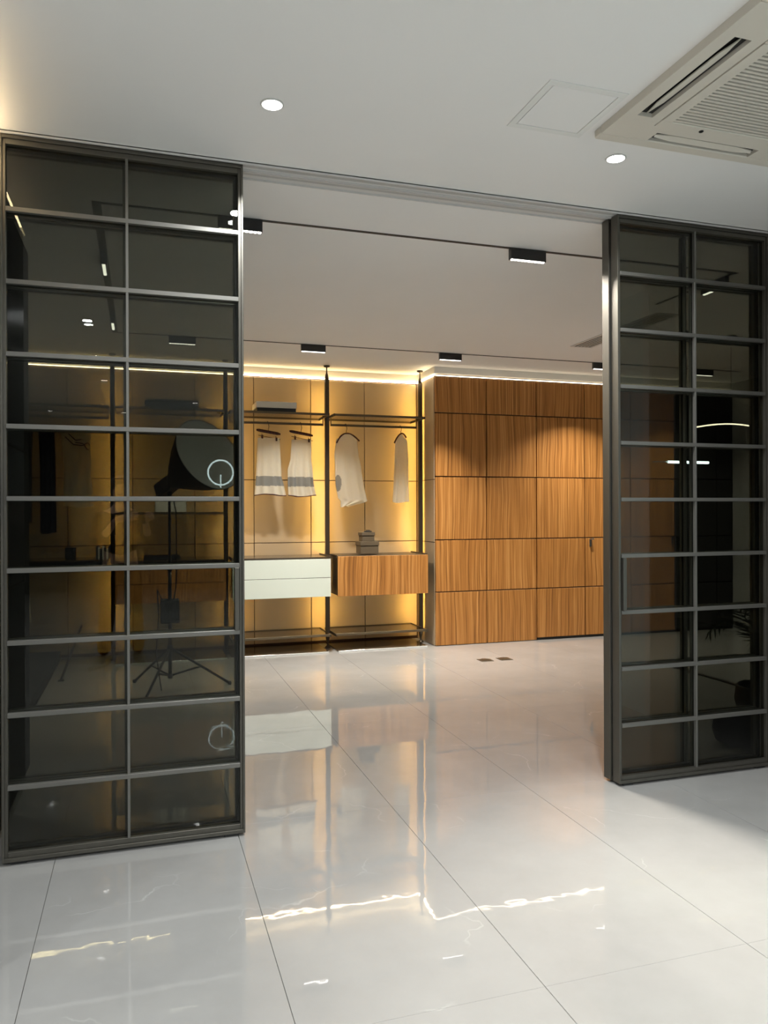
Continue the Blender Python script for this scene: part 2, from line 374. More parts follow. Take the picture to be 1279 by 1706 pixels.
# wood wall: backing, single panels, flush doors further right
ww = struct(B(3.062, FX1, WY + 0.03, WY + 0.10, 0, 2.905).build('wall_wood', M_JOINT), 'zebrano wood panelled wall of the dressing room')
wx = [2.999, 3.601, 4.212, 4.829, 5.44, 6.05, 6.66, FX1]
wz = [0.0, 0.578, 1.138, 1.819, 2.503, 2.893]
for i in range(2):
    for k in range(5):
        B(wx[i] + 0.0055, wx[i + 1] - 0.0055, WY, WY + 0.03, wz[k] + (0.0055 if k else 0.006), wz[k + 1] - 0.0055, b=0.0015).build('panel', M_WOOD, ww, loc=((wx[i] + wx[i + 1]) / 2, WY, (wz[k] + wz[k + 1]) / 2))
for i in range(2, 7):
    dr = struct(B(wx[i] + 0.006, wx[i + 1] - 0.006, WY + 0.021, WY + 0.0295, 0.022, 2.89).build('door_%d' % (i - 1), M_JOINT), 'flush wood panelled door leaf' if i < 5 else 'flush dark grey door leaf')
    for k in range(5):
        B(wx[i] + 0.0055, wx[i + 1] - 0.0055, WY, WY + 0.020, max(wz[k], 0.024) + 0.0055, wz[k + 1] - 0.0055, b=0.0015).build('panel', M_WOOD if i < 5 else M_DARKDOOR, dr, loc=((wx[i] + wx[i + 1]) / 2, WY, (wz[k] + wz[k + 1]) / 2))
    if i in (3, 4, 5):
        hx = wx[i] + 0.07 if i == 3 else (wx[5] - 0.035 if i == 4 else wx[5] + 0.035)
        h = MB().box(hx - 0.014, hx + 0.014, WY - 0.005, WY - 0.0005, 1.035, 1.13, b=0.001).box(hx - 0.014, hx + 0.022, WY - 0.05, WY - 0.005, 1.118, 1.132, b=0.002)
        h.build('handle', M_CHROME if i == 3 else M_BLACKG, dr)
B(4.212, FX1, WY + 0.012, WY + 0.029, 0.0, 0.022).build('toe_kick', M_BLACK, ww)

# front room: white cabinet run left of the doors, with a cove light on top
t = thing('white_cabinet', (-0.78, 2.98, 0), 'cabinet with white edge panels and a blue band left of the sliding doors', 'cabinet')
B(-0.98, -0.602, 2.52, 3.43, 0, 2.9, b=0.002).build('body', M_JOINT, t)
for za, zb in ((0.0, 1.082), (1.09, 1.76), (1.768, 2.9)):
    B(-0.602, -0.586, 3.33, 3.43, za + 0.004, zb - 0.004, b=0.001).build('front_panel', M_WHITE, t)
    B(-0.602, -0.588, 2.52, 3.326, za + 0.004, zb - 0.004, b=0.001).build('dark_panel', M_BLACKG, t)
B(-0.5862, -0.5845, 3.335, 3.425, 1.385, 1.61).build('blue_band', M_BLUE, t)
o = B(-0.600, -0.592, 2.55, 3.43, 2.936, 2.943).build('led_strip', E_FRONT)
tag(o, 'warm cove light strip above the white cabinet', 'light strip')

# ================================================================== SLIDING DOORS
PW, PT, PH0, PH1 = 0.983, 0.060, 0.014, 2.990
ROWZ = [0.052] + [0.315 + 0.2965 * k for k in range(9)] + [2.952]
def make_door(handle_side):
    t = thing('sliding_door', (0, 0, 0), '', 'sliding door', 'smoked glass sliding doors')
    z0, z1 = PH0, PH1
    for sx in (0, 1):
        m = MB()
        x0 = 0.0 if sx == 0 else PW - 0.009
        m.box(x0, x0 + 0.009, 0, PT, z0, z1, b=0.0008)
        x1 = 0.009 if sx == 0 else PW - 0.021
        m.box(x1, x1 + 0.012, 0.010, PT - 0.010, z0, z1, b=0.0008)
        m.build('stile', M_FRAME, t)
    B(0.009, PW - 0.009, 0, PT, z0, z0 + 0.016, b=0.0008).box(0.021, PW - 0.021, 0.008, PT - 0.008, z0 + 0.016, z0 + 0.038, b=0.001).build('bottom_rail', M_FRAME, t)
    B(0.009, PW - 0.009, 0, PT, z1 - 0.016, z1, b=0.0008).box(0.021, PW - 0.021, 0.008, PT - 0.008, z1 - 0.038, z1 - 0.016, b=0.001).build('top_rail', M_FRAME, t)
    # small guide shoes keep the leaf off the floor
    B(0.03, 0.09, 0.012, PT - 0.012, 0.0, z0, b=0.001).build('guide_shoe', M_BLACK, t)
    B(PW - 0.09, PW - 0.03, 0.012, PT - 0.012, 0.0, z0, b=0.001).build('guide_shoe', M_BLACK, t)
    xm = PW / 2
    for side in (0, 1):
        ya, yb = (0.004, PT / 2 - 0.0045) if side == 0 else (PT / 2 + 0.0045, PT - 0.004)
        for z in ROWZ[1:-1]:
            B(0.021, PW - 0.021, ya, yb, z - 0.0095, z + 0.0095, b=0.0008).build('horizontal_bar', M_MUNTIN, t)
        B(xm - 0.0055, xm + 0.0055, ya + 0.0012, yb - 0.001, ROWZ[0], ROWZ[-1], b=0.0008).build('vertical_bar', M_MUNTIN, t)
    pm_ = {}
    for k in range(10):
        for c in (0, 1):
            xa, xb = (0.021, xm) if c == 0 else (xm, PW - 0.021)
            za, zb = ROWZ[k], ROWZ[k + 1]
            key = (round(xb - xa, 3), round(zb - za, 3))
            if key not in pm_:
                o = B(-(xb - xa) / 2 + 0.0006, (xb - xa) / 2 - 0.0006, -0.003, 0.003, -(zb - za) / 2 + 0.0006, (zb - za) / 2 - 0.0006).build('glass_pane', M_GLASS); pm_[key] = o.data; bpy.data.objects.remove(o)
            share('glass_pane', pm_[key], ((xa + xb) / 2, PT / 2, (za + zb) / 2), t)
    if handle_side:
        hx = PW - 0.043 if handle_side > 0 else 0.024
        za, zb = ROWZ[3] + 0.0095, ROWZ[4] - 0.0095
        h = B(hx, hx + 0.019, -0.008, PT / 2 - 0.0045, za, zb, b=0.001).build('pull_handle', M_FRAME, t)
        h['label'] = 'slim vertical pull handle'
    return t
XA, XB = -0.546, 2.373
d1 = make_door(1); d1.location = (XA, DY, 0); d1['label'] = 'front smoked glass sliding door on the left with grid bars'
d2 = make_door(-1); d2.location = (XB, DY, 0); d2['label'] = 'front smoked glass sliding door on the right with grid bars'
d3 = copy_tree(d1, (XA - 0.012, DY + 0.070, 0), 'rear smoked glass sliding door stacked behind the left front door')
d4 = copy_tree(d2, (XB - 0.008, DY + 0.070, 0), 'rear smoked glass sliding door stacked behind the right front door')
for d in (d3, d4):
    for c in list(d.children):
        if c.name.startswith('pull_handle'): bpy.data.objects.remove(c)
    for xa in (0.012, PW - 0.018):
        o = B(xa, xa + 0.006, -0.0085, -0.0002, PH0 + 0.002, PH1 - 0.002).build('gap_light_block', M_BLACK); o.parent = d  # black strip added to block light in the gap between stacked doors

# ================================================================== CEILING FITTINGS
def make_downlight():
    t = thing('downlight', (0, 0, CEIL), '', 'downlight', 'recessed ceiling downlights')
    MB().ring((0, 0, CEIL - 0.002), 0.041, 0.004, 32, 6).build('trim_ring', M_ALU, t)
    MB().lathe([(0.037, -0.0045), (0.037, -0.0005)], (0, 0, CEIL), 28).build('lens', E_DOWN, t)
    lamp_area(t, (0, 0, CEIL - 0.0055), P_DOWN, COOL, 0.07, None, 150)
    return t
dl0 = make_downlight()  # the two in view, then mirrored ones and unseen ones added for light
spots_dl = [(0.482, 2.92, 'round recessed downlight in the ceiling above the left glass door'), (2.004, 2.92, 'round recessed downlight in the ceiling beside the air conditioner')]
far_dl = [(-0.41, 0.32), (-0.41, -1.17), (-0.41, -2.62), (1.9, 0.32), (1.9, -1.17), (1.9, -2.62), (-0.25, -5.61), (-1.31, -5.69), (0.73, -4.24), (-2.2, 0.9), (-2.2, -2.0), (2.6, -4.6)]
for i, (x, y, l) in enumerate(spots_dl):
    if i == 0: dl0.location = (x, y, CEIL); dl0['label'] = l
    else: copy_tree(dl0, (x, y, CEIL), l)
mir = ['nearest of the three downlights mirrored in a row in the left glass door', 'middle one of the three downlights mirrored in a row in the left glass door', 'farthest of the three downlights mirrored in a row in the left glass door']
for i, (x, y) in enumerate(far_dl):
    c = copy_tree(dl0, (x, y, CEIL), mir[i] if i < 3 else 'round recessed downlight behind the camera, one of a set partly added to light the room')
    c['group'] = 'downlights mirrored in the glass'; set_lamp(c, P_DOWN_BACK, 160)  # group also holds the unseen downlights added as room lighting

# access hatch
t = thing('ceiling_hatch', (1.58, 2.625, CEIL), 'square flush access hatch in the ceiling left of the air conditioner', 'hatch')
hx0, hx1, hy0, hy1 = 1.412, 1.745, 2.455, 2.802
for a in ((hx0, hx1, hy0, hy0 + 0.028), (hx0, hx1, hy1 - 0.028, hy1), (hx0, hx0 + 0.028, hy0 + 0.028, hy1 - 0.028), (hx1 - 0.028, hx1, hy0 + 0.028, hy1 - 0.028)):
    B(a[0], a[1], a[2], a[3], CEIL - 0.004, CEIL, b=0.001).build('frame_strip', M_HATCH, t)
B(hx0 + 0.031, hx1 - 0.031, hy0 + 0.031, hy1 - 0.031, CEIL - 0.003, CEIL, b=0.001).build('panel', M_CEIL, t)

# ceiling cassette air conditioner
ax0, ay1, AS = 1.778, 2.74, 0.94
ax1, ay0 = ax0 + AS, ay1 - AS
cx, cy = ax0 + AS / 2, ay0 + AS / 2
t = thing('air_conditioner', (cx, cy, CEIL), 'cream ceiling cassette air conditioner with slatted grille', 'air conditioner')
zs = CEIL - 0.032
m = MB()
i1, i2, i3 = 0.052, 0.120, 0.165      # slot from i1 to i2, inner panel from i3
m.box(ax0, ax1, ay0, ay0 + i1, zs, CEIL, b=0.004); m.box(ax0, ax1, ay1 - i1, ay1, zs, CEIL, b=0.004)
m.box(ax0, ax0 + i1, ay0 + i1, ay1 - i1, zs, CEIL, b=0.0); m.box(ax1 - i1, ax1, ay0 + i1, ay1 - i1, zs, CEIL, b=0.0)
sl0, sl1 = 0.215, 0.725
for (a, b_) in ((i1, sl0), (sl1, AS - i1)):
    m.box(ax0 + a, ax0 + b_, ay0 + i1, ay0 + i2, zs, CEIL); m.box(ax0 + a, ax0 + b_, ay1 - i2, ay1 - i1, zs, CEIL)
for (a, b_) in ((i2, sl0), (sl1, AS - i2)):
    m.box(ax0 + i1, ax0 + i2, ay0 + a, ay0 + b_, zs, CEIL); m.box(ax1 - i2, ax1 - i1, ay0 + a, ay0 + b_, zs, CEIL)
m.box(ax0 + i2, ax1 - i2, ay0 + i2, ay0 + i3, zs, CEIL); m.box(ax0 + i2, ax1 - i2, ay1 - i3, ay1 - i2, zs, CEIL)
m.box(ax0 + i2, ax0 + i3, ay0 + i3, ay1 - i3, zs, CEIL); m.box(ax1 - i3, ax1 - i2, ay0 + i3, ay1 - i3, zs, CEIL)
m.build('body', M_ACW, t)
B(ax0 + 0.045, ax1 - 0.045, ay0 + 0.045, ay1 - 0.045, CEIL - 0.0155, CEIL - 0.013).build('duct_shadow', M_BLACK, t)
# inner framed panel with slats
q0, q1, q2, q3 = ax0 + i3 + 0.003, ax1 - i3 - 0.003, ay0 + i3 + 0.003, ay1 - i3 - 0.003
g = 0.045
fr = MB()
fr.box(q0, q1, q2, q2 + g, zs - 0.004, CEIL - 0.006, b=0.003); fr.box(q0, q1, q3 - g, q3, zs - 0.004, CEIL - 0.006, b=0.003)
fr.box(q0, q0 + g, q2 + g, q3 - g, zs - 0.004, CEIL - 0.006); fr.box(q1 - g, q1, q2 + g, q3 - g, zs - 0.004, CEIL - 0.006)
gp = fr.build('grille_frame', M_ACW, t)
nsl = 26; pitch = (q3 - q2 - 2 * g) / nsl
sm = B(q0 + g, q1 - g, -pitch * 0.27, pitch * 0.27, -0.003, 0.003).build('slat', M_ACW); sme = sm.data; bpy.data.objects.remove(sm)
for v in sme.vertices: v.co.x -= cx
for k in range(nsl):
    share('slat', sme, (cx, q2 + g + pitch * (k + 0.5), zs + 0.002), gp)
B(q0 + g, q1 - g, q2 + g, q3 - g, CEIL - 0.0215, CEIL - 0.0165).build('filter', M_ACD, gp)
MB().lathe([(0.009, -0.003), (0.009, 0.001)], (cx - 0.10, q3 - 0.022, zs - 0.004), 16).build('indicator', M_BLACK, t)
for k in range(4):
    a = k * PI / 2
    # curved flap in each slot, long side along local X
    n = 12; L2 = (sl1 - sl0) / 2 - 0.012
    lv = MB(); rows = []
    for i in range(n + 1):
        u = -L2 + 2 * L2 * i / n; e = min(1.0, (L2 - abs(u)) / 0.09); wv = 0.004 + 0.012 * e * e * (3 - 2 * e)
        rows.append([lv.bm.verts.new((u, -wv, 0.0)), lv.bm.verts.new((u, wv, -0.006)), lv.bm.verts.new((u, wv, -0.001)), lv.bm.verts.new((u, -wv, 0.005))])
    lv._skin(rows, 0, True, True, False)
    R = Matrix.Rotation(a, 3, 'Z')
    for v in lv.bm.verts:
        p = R @ Vector((v.co.x, v.co.y + AS / 2 - (i1 + i2) / 2, v.co.z)); v.co = p + Vector((cx, cy, zs + 0.008))
    lv.build('louver', M_ACW, t)

# black magnetic lighting track in the dressing room ceiling
t = thing('lighting_track', (1.7, 5.5, CEIL), 'thin black lighting track loop set in the dressing room ceiling', 'lighting track')
TZ = CEIL - 0.003
for a in ((-0.22, 3.74, 4.088, 4.112), (-0.22, 6.4, 6.988, 7.012), (-0.232, -0.188, 4.088, 7.012), (3.70, 3.724, 4.088, 4.9)):
    B(a[0], a[1], a[2], a[3], TZ, CEIL - 0.0005).build('rail', M_BLACK, t)
def make_spot(label):
    t = thing('linear_spotlight', (0, 0, CEIL - 0.003), label, 'spotlight', 'black linear spotlights on the ceiling track')
    zt, zb = CEIL - 0.003, CEIL - 0.068
    m = MB().box(-0.115, 0.115, -0.018, -0.015, zb, zt - 0.006, b=0.0005).box(-0.115, 0.115, 0.015, 0.018, zb, zt - 0.006, b=0.0005)
    m.box(-0.115, -0.112, -0.015, 0.015, zb, zt - 0.006).box(0.112, 0.115, -0.015, 0.015, zb, zt - 0.006).box(-0.115, 0.115, -0.018, 0.018, zt - 0.006, zt)
    m.build('housing', M_BLACKG, t)
    for k in range(10):
        x = -0.1008 + 0.0224 * k
        MB().lathe([(0.0098, -0.003), (0.0098, 0.004)], (x, 0, zb), 14).build('cell', E_CELL, t)
    lamp_area(t, (0, 0, zb - 0.0035), P_NEAR, NEUT, 0.215, 0.006, 110)
    return t
sp0 = make_spot('')
near_lab = ['black linear spotlight on the near track beside the left glass door', 'lit black linear spotlight on the near track by the right door']
far_lab = ['black linear spotlight on the far track, behind the left glass door', 'black linear spotlight on the far track above the hanging skirts', 'black linear spotlight on the far track at the corner of the wood wall',
           'black linear spotlight on the far track half hidden by the right door', 'black linear spotlight on the far track, seen through the right glass door']
pl = [(0.505, 4.1, near_lab[0]), (2.20, 4.1, near_lab[1]), (0.35, 7.0, far_lab[0]), (1.53, 7.0, far_lab[1]), (2.905, 7.0, far_lab[2]), (4.633, 7.0, far_lab[3]), (5.92, 7.0, far_lab[4])]
for i, (x, y, l) in enumerate(pl):
    if i == 0: sp0.location = (x, y, CEIL - 0.003); sp0['label'] = l; set_lamp(sp0, 4.0, 62, 38)
    else:
        c = copy_tree(sp0, (x, y, CEIL - 0.003), l)
        if i == 1: set_lamp(c, P_NEAR, 62, 38)
        else: set_lamp(c, *{2: (P_FAR * 0.4, 104), 3: (P_FAR * 1.1, 104), 4: (P_FAR * 0.8, 84), 5: (P_FAR * 0.8, 104), 6: (P_FAR * 0.4, 104)}[i], 0)
for x, y, l in ((-0.21, 5.0, 'black linear spotlight on the left side track nearer the glass door'), (-0.21, 6.5, 'black linear spotlight on the left side track nearer the back wall'), (3.712, 4.28, 'black linear spotlight seen end-on high in the right glass door')):
    c = copy_tree(sp0, (x, y, CEIL - 0.003), l); c.rotation_euler.z = PI / 2; set_lamp(c, 2.0, 80, 0)

# slot air diffuser in the dressing room ceiling
t = thing('slot_diffuser', (3.97, 5.8, CEIL), 'long slotted air diffuser in the dressing room ceiling', 'air vent')
for k in range(6):
    B(3.88 + k * 0.036, 3.894 + k * 0.036, 5.12, 6.35, CEIL - 0.006, CEIL - 0.0005).build('blade', M_ALU, t)
B(3.88, 4.074, 5.12, 6.35, CEIL - 0.002, CEIL - 0.0003).build('dark_slot', M_BLACK, t)
for a in ((3.865, 3.88, 5.10, 6.37), (4.074, 4.089, 5.10, 6.37), (3.88, 4.074, 5.10, 5.12), (3.88, 4.074, 6.35, 6.37)):
    B(a[0], a[1], a[2], a[3], CEIL - 0.007, CEIL - 0.0003).build('frame', M_ALU, t)

# LED strips above the panelling
tag(B(-1.4, 2.985, BW + 0.000, BW + 0.010, 2.9005, 2.907).build('led_strip', E_TOP), 'glowing warm light strip along the top of the beige back wall', 'light strip')
tag(B(2.990, 2.999, WY + 0.03, BW - 0.01, 2.897, 2.909).build('led_strip', E_TOP), 'short glowing light strip along the corner return above the right post', 'light strip')
tag(B(3.0, FX1 - 0.01, WY + 0.004, WY + 0.0115, 2.900, 2.907).build('led_strip', E_TOP2), 'glowing light strip along the top of the wood wall', 'light strip')

# ================================================================== SHELVING ON POSTS
PX = [-0.265, 0.823, 1.885, 2.94]; PY = 7.96
def make_post():
    t = thing('shelf_post', (0, PY, 0), '', 'post', 'floor to ceiling shelving posts')
    h = 0.0215
    m = MB().box(-h, h, PY - h, PY + h, 0.115, 2.86, b=0.003)
    m.build('pole', M_POST, t)
    MB().lathe([(0.030, 0.0), (0.032, 0.004), (0.030, 0.010), (0.014, 0.022), (0.009, 0.030), (0.010, 0.05), (0.018, 0.085), (0.0215, 0.115)], (0, PY, 0.0005), 20).build('foot', M_POST, t)
    MB().lathe([(0.0215, 2.86), (0.016, 2.895), (0.008, 2.92), (0.0065, 2.95), (0.0065, 2.978), (0.032, 2.985), (0.034, 2.9985)], (0, PY, 0), 20).build('ceiling_cap', M_POST, t)
    B(-0.009, 0.009, PY + h, PY + h + 0.004, 0.15, 2.82).build('led_strip', E_POST, t)
    return t
po = make_post()
plab = ['bronze shelving post seen through the left half of the left glass door', 'bronze shelving post seen through the right half of the left glass door', 'bronze shelving post between the white drawers and the wood cabinet', 'bronze shelving post in the corner beside the wood wall']
for i, x in enumerate(PX):
    if i == 0: po.location.x = x; po['label'] = plab[0]
    else: copy_tree(po, (x, PY, 0), plab[i])

def bracket(t, x, z, y0, y1, name='bracket'):
    B(x - 0.006, x + 0.006, y0, y1, z - 0.016, z + 0.010, b=0.001).build(name, M_POST, t)
def hanging_shelf(xa, xb, label, rod=True, z=2.455):
    t = thing('hanging_shelf', ((xa + xb) / 2, PY, z), label, 'shelf', 'bronze glass shelves')
    ia, ib = xa + 0.030, xb - 0.030
    y0, y1 = 7.745, 8.195
    B(ia + 0.008, ib - 0.008, y0 + 0.012, y1 - 0.012, z - 0.004, z + 0.004).build('glass_plate', M_GLASSB, t)
    B(ia, ib, y0, y0 + 0.012, z - 0.014, z + 0.010, b=0.001).build('front_rail', M_RAILB, t)
    B(ia, ib, y1 - 0.012, y1, z - 0.014, z + 0.010, b=0.001).build('back_rail', M_RAILB, t)
    for x in (ia - 0.0005, ib + 0.0005): bracket(t, x, z, y0 - 0.01, y1)
    if rod:
        m = MB().box(ia + 0.008, ib - 0.008, PY - 0.007, PY + 0.007, z - 0.098, z - 0.074, b=0.002)
        m.box(ia + 0.008, ia + 0.018, PY - 0.007, PY + 0.007, z - 0.074, z - 0.004).box(ib - 0.018, ib - 0.008, PY - 0.007, PY + 0.007, z - 0.074, z - 0.004)
        m.build('hanging_rod', M_RAILB, t)
    return t
hanging_shelf(-1.39, PX[0], 'glass shelf with hanging rod behind the far left panes of the glass door')
hanging_shelf(PX[0], PX[1], 'high glass shelf carrying the long black box, seen through the glass door', rod=False)
hanging_shelf(PX[1], PX[2], 'glass shelf with hanging rod above the white drawers')
hanging_shelf(PX[2], PX[3], 'glass shelf with hanging rod above the wood cabinet')
hanging_shelf(PX[0], PX[1], 'middle glass shelf carrying the pale box, seen through the glass door', rod=False, z=1.437)
def low_shelf(xa, xb, label):
    z = 0.172; t = thing('low_shelf', ((xa + xb) / 2, PY, z), label, 'shelf', 'low bronze glass shelves')
    ia, ib = xa + 0.030, xb - 0.030; y0, y1 = 7.70, 8.195
    B(ia + 0.008, ib - 0.008, y0 + 0.012, y1 - 0.012, z - 0.004, z + 0.004).build('glass_plate', M_GLASSB, t)
    B(ia, ib, y0, y0 + 0.012, z - 0.012, z + 0.012, b=0.001).build('front_rail', M_RAILB, t)
    B(ia, ib, y1 - 0.012, y1, z - 0.012, z + 0.012, b=0.001).build('back_rail', M_RAILB, t)
    for x in (ia - 0.0005, ib + 0.0005): bracket(t, x, z, y0 - 0.015, y1)
low_shelf(PX[1], PX[2], 'low glass shelf near the floor under the white drawers')
low_shelf(PX[2], PX[3], 'low glass shelf near the floor under the wood cabinet')
for xa, xb, l in ((-0.24, 0.80, 'dark glossy floor plinth behind the left glass door'), (0.84, 1.825, 'dark glossy floor plinth under the white drawers'), (1.925, 2.90, 'dark glossy floor plinth under the wood cabinet')):
    t = thing('floor_plinth', ((xa + xb) / 2, 7.93, 0), l, 'plinth')
    B(xa, xb, 7.655, 8.215, 0.0, 0.016, b=0.002).build('board', M_DARKP, t)
    B(xa, xb, 7.645, 7.6545, 0.0, 0.014, b=0.001).build('edge_strip', M_ALU, t)

# suspended drawer and cabinet units
def unit_shell(t, xa, xb, y0, y1, z0, z1, m):
    B(xa, xb, y0, y1, z0, z1, b=0.001).build('body', m, t)
t = thing('drawer_unit', (1.35, 7.93, 0.57), 'pale glass two drawer unit hung between posts', 'drawers')
unit_shell(t, 0.86, 1.845, 7.672, 8.195, 0.585, 0.958, M_DARKP)
for za, zb in ((0.577, 0.768), (0.773, 0.963)):
    B(0.855, 1.848, 7.655, 7.671, za, zb, b=0.001).build('drawer', M_DRAWW, t)
B(0.858, 1.846, 7.66, 8.198, 0.966, 0.982, b=0.001).build('top', M_DARKP, t)
bracket(t, 1.8545, 0.985, 7.66, 8.19); bracket(t, 0.8515, 0.985, 7.66, 8.19)
t = thing('drop_front_cabinet', (2.40, 7.93, 0.57), 'zebrano wood cabinet hung between posts with stacked boxes on top', 'cabinet')
unit_shell(t, 1.922, 2.895, 7.645, 8.195, 0.582, 0.968, M_BLACKG)
B(1.916, 2.900, 7.625, 7.6445, 0.577, 0.985, b=0.001).build('front_panel', M_WOOD, t, loc=(2.4, 7.63, 0.78))
B(1.921, 2.897, 7.6455, 8.198, 0.970, 0.986, b=0.001).build('top', M_POST, t)
bracket(t, 1.9145, 0.988, 7.68, 8.19); bracket(t, 2.909, 0.988, 7.68, 8.19)
t = thing('drawer_unit', (0.28, 7.93, 0.57), 'zebrano wood two drawer unit seen through the smoked glass door', 'drawers')
unit_shell(t, -0.235, 0.790, 7.672, 8.195, 0.585, 0.925, M_BLACKG)
for za, zb in ((0.575, 0.757), (0.762, 0.930)):
    B(-0.238, 0.793, 7.652, 7.671, za, zb, b=0.001).build('drawer', M_WOOD, t, loc=(0.28, 7.66, (za + zb) / 2))
B(-0.238, 0.793, 7.655, 8.198, 0.968, 0.984, b=0.001).build('top', M_DARKP, t)
B(-0.230, 0.785, 7.70, 8.19, 0.9255, 0.9675).build('gap_rail', M_BLACK, t)
t = thing('counter_unit', (-0.84, 7.93, 0.9), 'dark counter shelf at the far left behind the glass door', 'shelf')
B(-1.38, -0.298, 7.655, 8.198, 0.985, 1.0, b=0.001).build('top', M_DARKP, t)
B(-1.37, -0.308, 7.675, 8.19, 0.935, 0.984, b=0.001).build('body', M_BLACKG, t)

# ------------------------------------------------------------------ boxes
def lid_box(name, x0, x1, y0, y1, z0, z1, zl, mb, ml, label, cat='box', group=None):
    t = thing(name, ((x0 + x1) / 2, (y0 + y1) / 2, z0), label, cat, group)
    B(x0 + 0.006, x1 - 0.006, y0 + 0.006, y1 - 0.006, z0, zl, b=0.002).build('base', mb, t)
    B(x0, x1, y0, y1, zl, z1, b=0.002).build('lid', ml, t)
    return t
lid_box('storage_box', 1.115, 1.525, 7.78, 8.10, 2.4655, 2.568, 2.505, M_BLACK, M_BOXW, 'flat cream box with black base on the shelf above the skirts')
lid_box('gift_box', 2.205, 2.413, 7.80, 8.00, 0.9985, 1.127, 1.085, M_TAUPE, M_TAUPE, 'wider brown lidded box, bottom of the pair on the wood cabinet', group='brown boxes on the wood cabinet')
lid_box('gift_box', 2.228, 2.373, 7.82, 7.97, 1.1275, 1.225, 1.19, M_TAUPE, M_TAUPE, 'smaller brown lidded box, top of the pair on the wood cabinet', group='brown boxes on the wood cabinet')
t = thing('ribbon_bow', (2.315, 7.89, 1.2255), 'black folded bow lying on the smaller brown box', 'bow')
MB().lathe([(0.040, 0.0), (0.046, 0.006), (0.036, 0.015), (0.016, 0.018)], (2.315, 7.89, 1.2255), 20).build('loop', M_BLACK, t)
MB().ring((2.315, 7.89, 1.244), 0.020, 0.005, 20, 6).build('knot', M_BLACK, t)
lid_box('storage_box', 0.036, 0.55, 7.80, 8.12, 2.4655, 2.553, 2.53, M_BLACK, M_BLACKG, 'long black box on the high shelf behind the glass door')
lid_box('storage_box', 0.123, 0.428, 7.80, 8.05, 1.4475, 1.597, 1.56, M_BOXW, M_BOXW, 'pale box on the middle shelf behind the glass door')
t = thing('tray', (0.16, 7.88, 0.985), 'low dark tray on the wood drawer unit behind the glass door', 'tray')
B(0.02, 0.36, 7.74, 8.02, 0.985, 0.993, b=0.001).build('base', M_BLACK, t)
for a in ((0.02, 0.36, 7.74, 7.748), (0.02, 0.36, 8.012, 8.02), (0.02, 0.028, 7.748, 8.012), (0.352, 0.36, 7.748, 8.012)):
    B(*a, 0.993, 1.02).build('rim', M_BLACK, t)
for k in range(7):
    o = B(-0.415 + k * 0.019, -0.401 + k * 0.019, 7.80, 7.96, 1.001, 1.12 - 0.012 * (k % 3), b=0.001).build('booklet', M_BOXW if k % 2 else M_GREYCLOTH)
    tag(o, 'slim upright booklet in the row on the dark counter', 'book', 'booklets on the dark counter')
t = thing('photo_frame', (-0.62, 7.82, 1.0), 'small dark picture frame on the dark counter', 'frame')
B(-0.69, -0.59, 7.82, 7.832, 1.001, 1.115, b=0.002).build('border', M_BLACKG, t)
B(-0.678, -0.602, 7.8185, 7.8205, 1.013, 1.103).build('picture', M_GREYCLOTH, t)

# ------------------------------------------------------------------ hangers and clothes
ROD = 2.381
def hook(m, x, z):
    pts = [(x, PY - 0.003, z), (x, PY - 0.003, z + 0.040), (x + 0.004, PY - 0.003, z + 0.048)]
    m.tube(pts, 0.0028, 8)
def hook_curve(x, zb, top=ROD):
    # S-neck rising to a crook over the rod (rod section 14 mm wide in Y)
    m = MB(); pts = [(x, PY, zb), (x, PY, zb + 0.02)]
    h = top - zb
    pts += [(x + 0.004, PY - 0.012, zb + h * 0.45), (x - 0.002, PY - 0.0155, zb + h * 0.75), (x - 0.008, PY - 0.0125, top + 0.003), (x - 0.010, PY, top + 0.006), (x - 0.010, PY + 0.0125, top + 0.002), (x - 0.008, PY + 0.0145, top - 0.018)]
    m.tube(pts, 0.0028, 8); return m
def clip_hanger(x0, x1, z0, z1, label):
    xc = (x0 + x1) / 2; t = thing('trouser_hanger', (xc, PY, z0), label, 'hanger', 'wooden clip hangers')
    m = MB(); n = 10; rings = []
    L = x1 - x0
    for i in range(n + 1):
        u = i / n; x = x0 + L * u; zc = z0 + (z1 - z0) * u; hh = 0.016 * min(1, 0.55 + 4 * min(u, 1 - u))
        rings.append([m.bm.verts.new((x, PY + 0.009 * math.cos(a), zc + hh * math.sin(a))) for a in [2 * PI * k / 10 for k in range(10)]])
    m._skin(rings, 0, True); m.build('bar', M_WALNUT, t)
    zm = (z0 + z1) / 2
    hook_curve(xc, zm + 0.012, ROD).build('hook', M_BLACKG, t)
    MB().tube([(x0 + 0.02, PY, z0 - 0.055), (x1 - 0.0, PY, z1 - 0.055)], 0.0028, 8).build('clip_wire', M_BLACKG, t)
    for u in (0.24, 0.83):
        x = x0 + L * u; zc = z0 + (z1 - z0) * u - 0.055
        MB().box(x - 0.009, x + 0.009, PY - 0.014, PY - 0.003, zc - 0.025, zc + 0.012, b=0.002).box(x - 0.009, x + 0.009, PY + 0.003, PY + 0.014, zc - 0.025, zc + 0.012, b=0.002).box(x - 0.006, x - 0.002, PY - 0.004, PY + 0.004, zc + 0.0, zc + 0.028).build('clip', M_WALNUT, t)
    return t
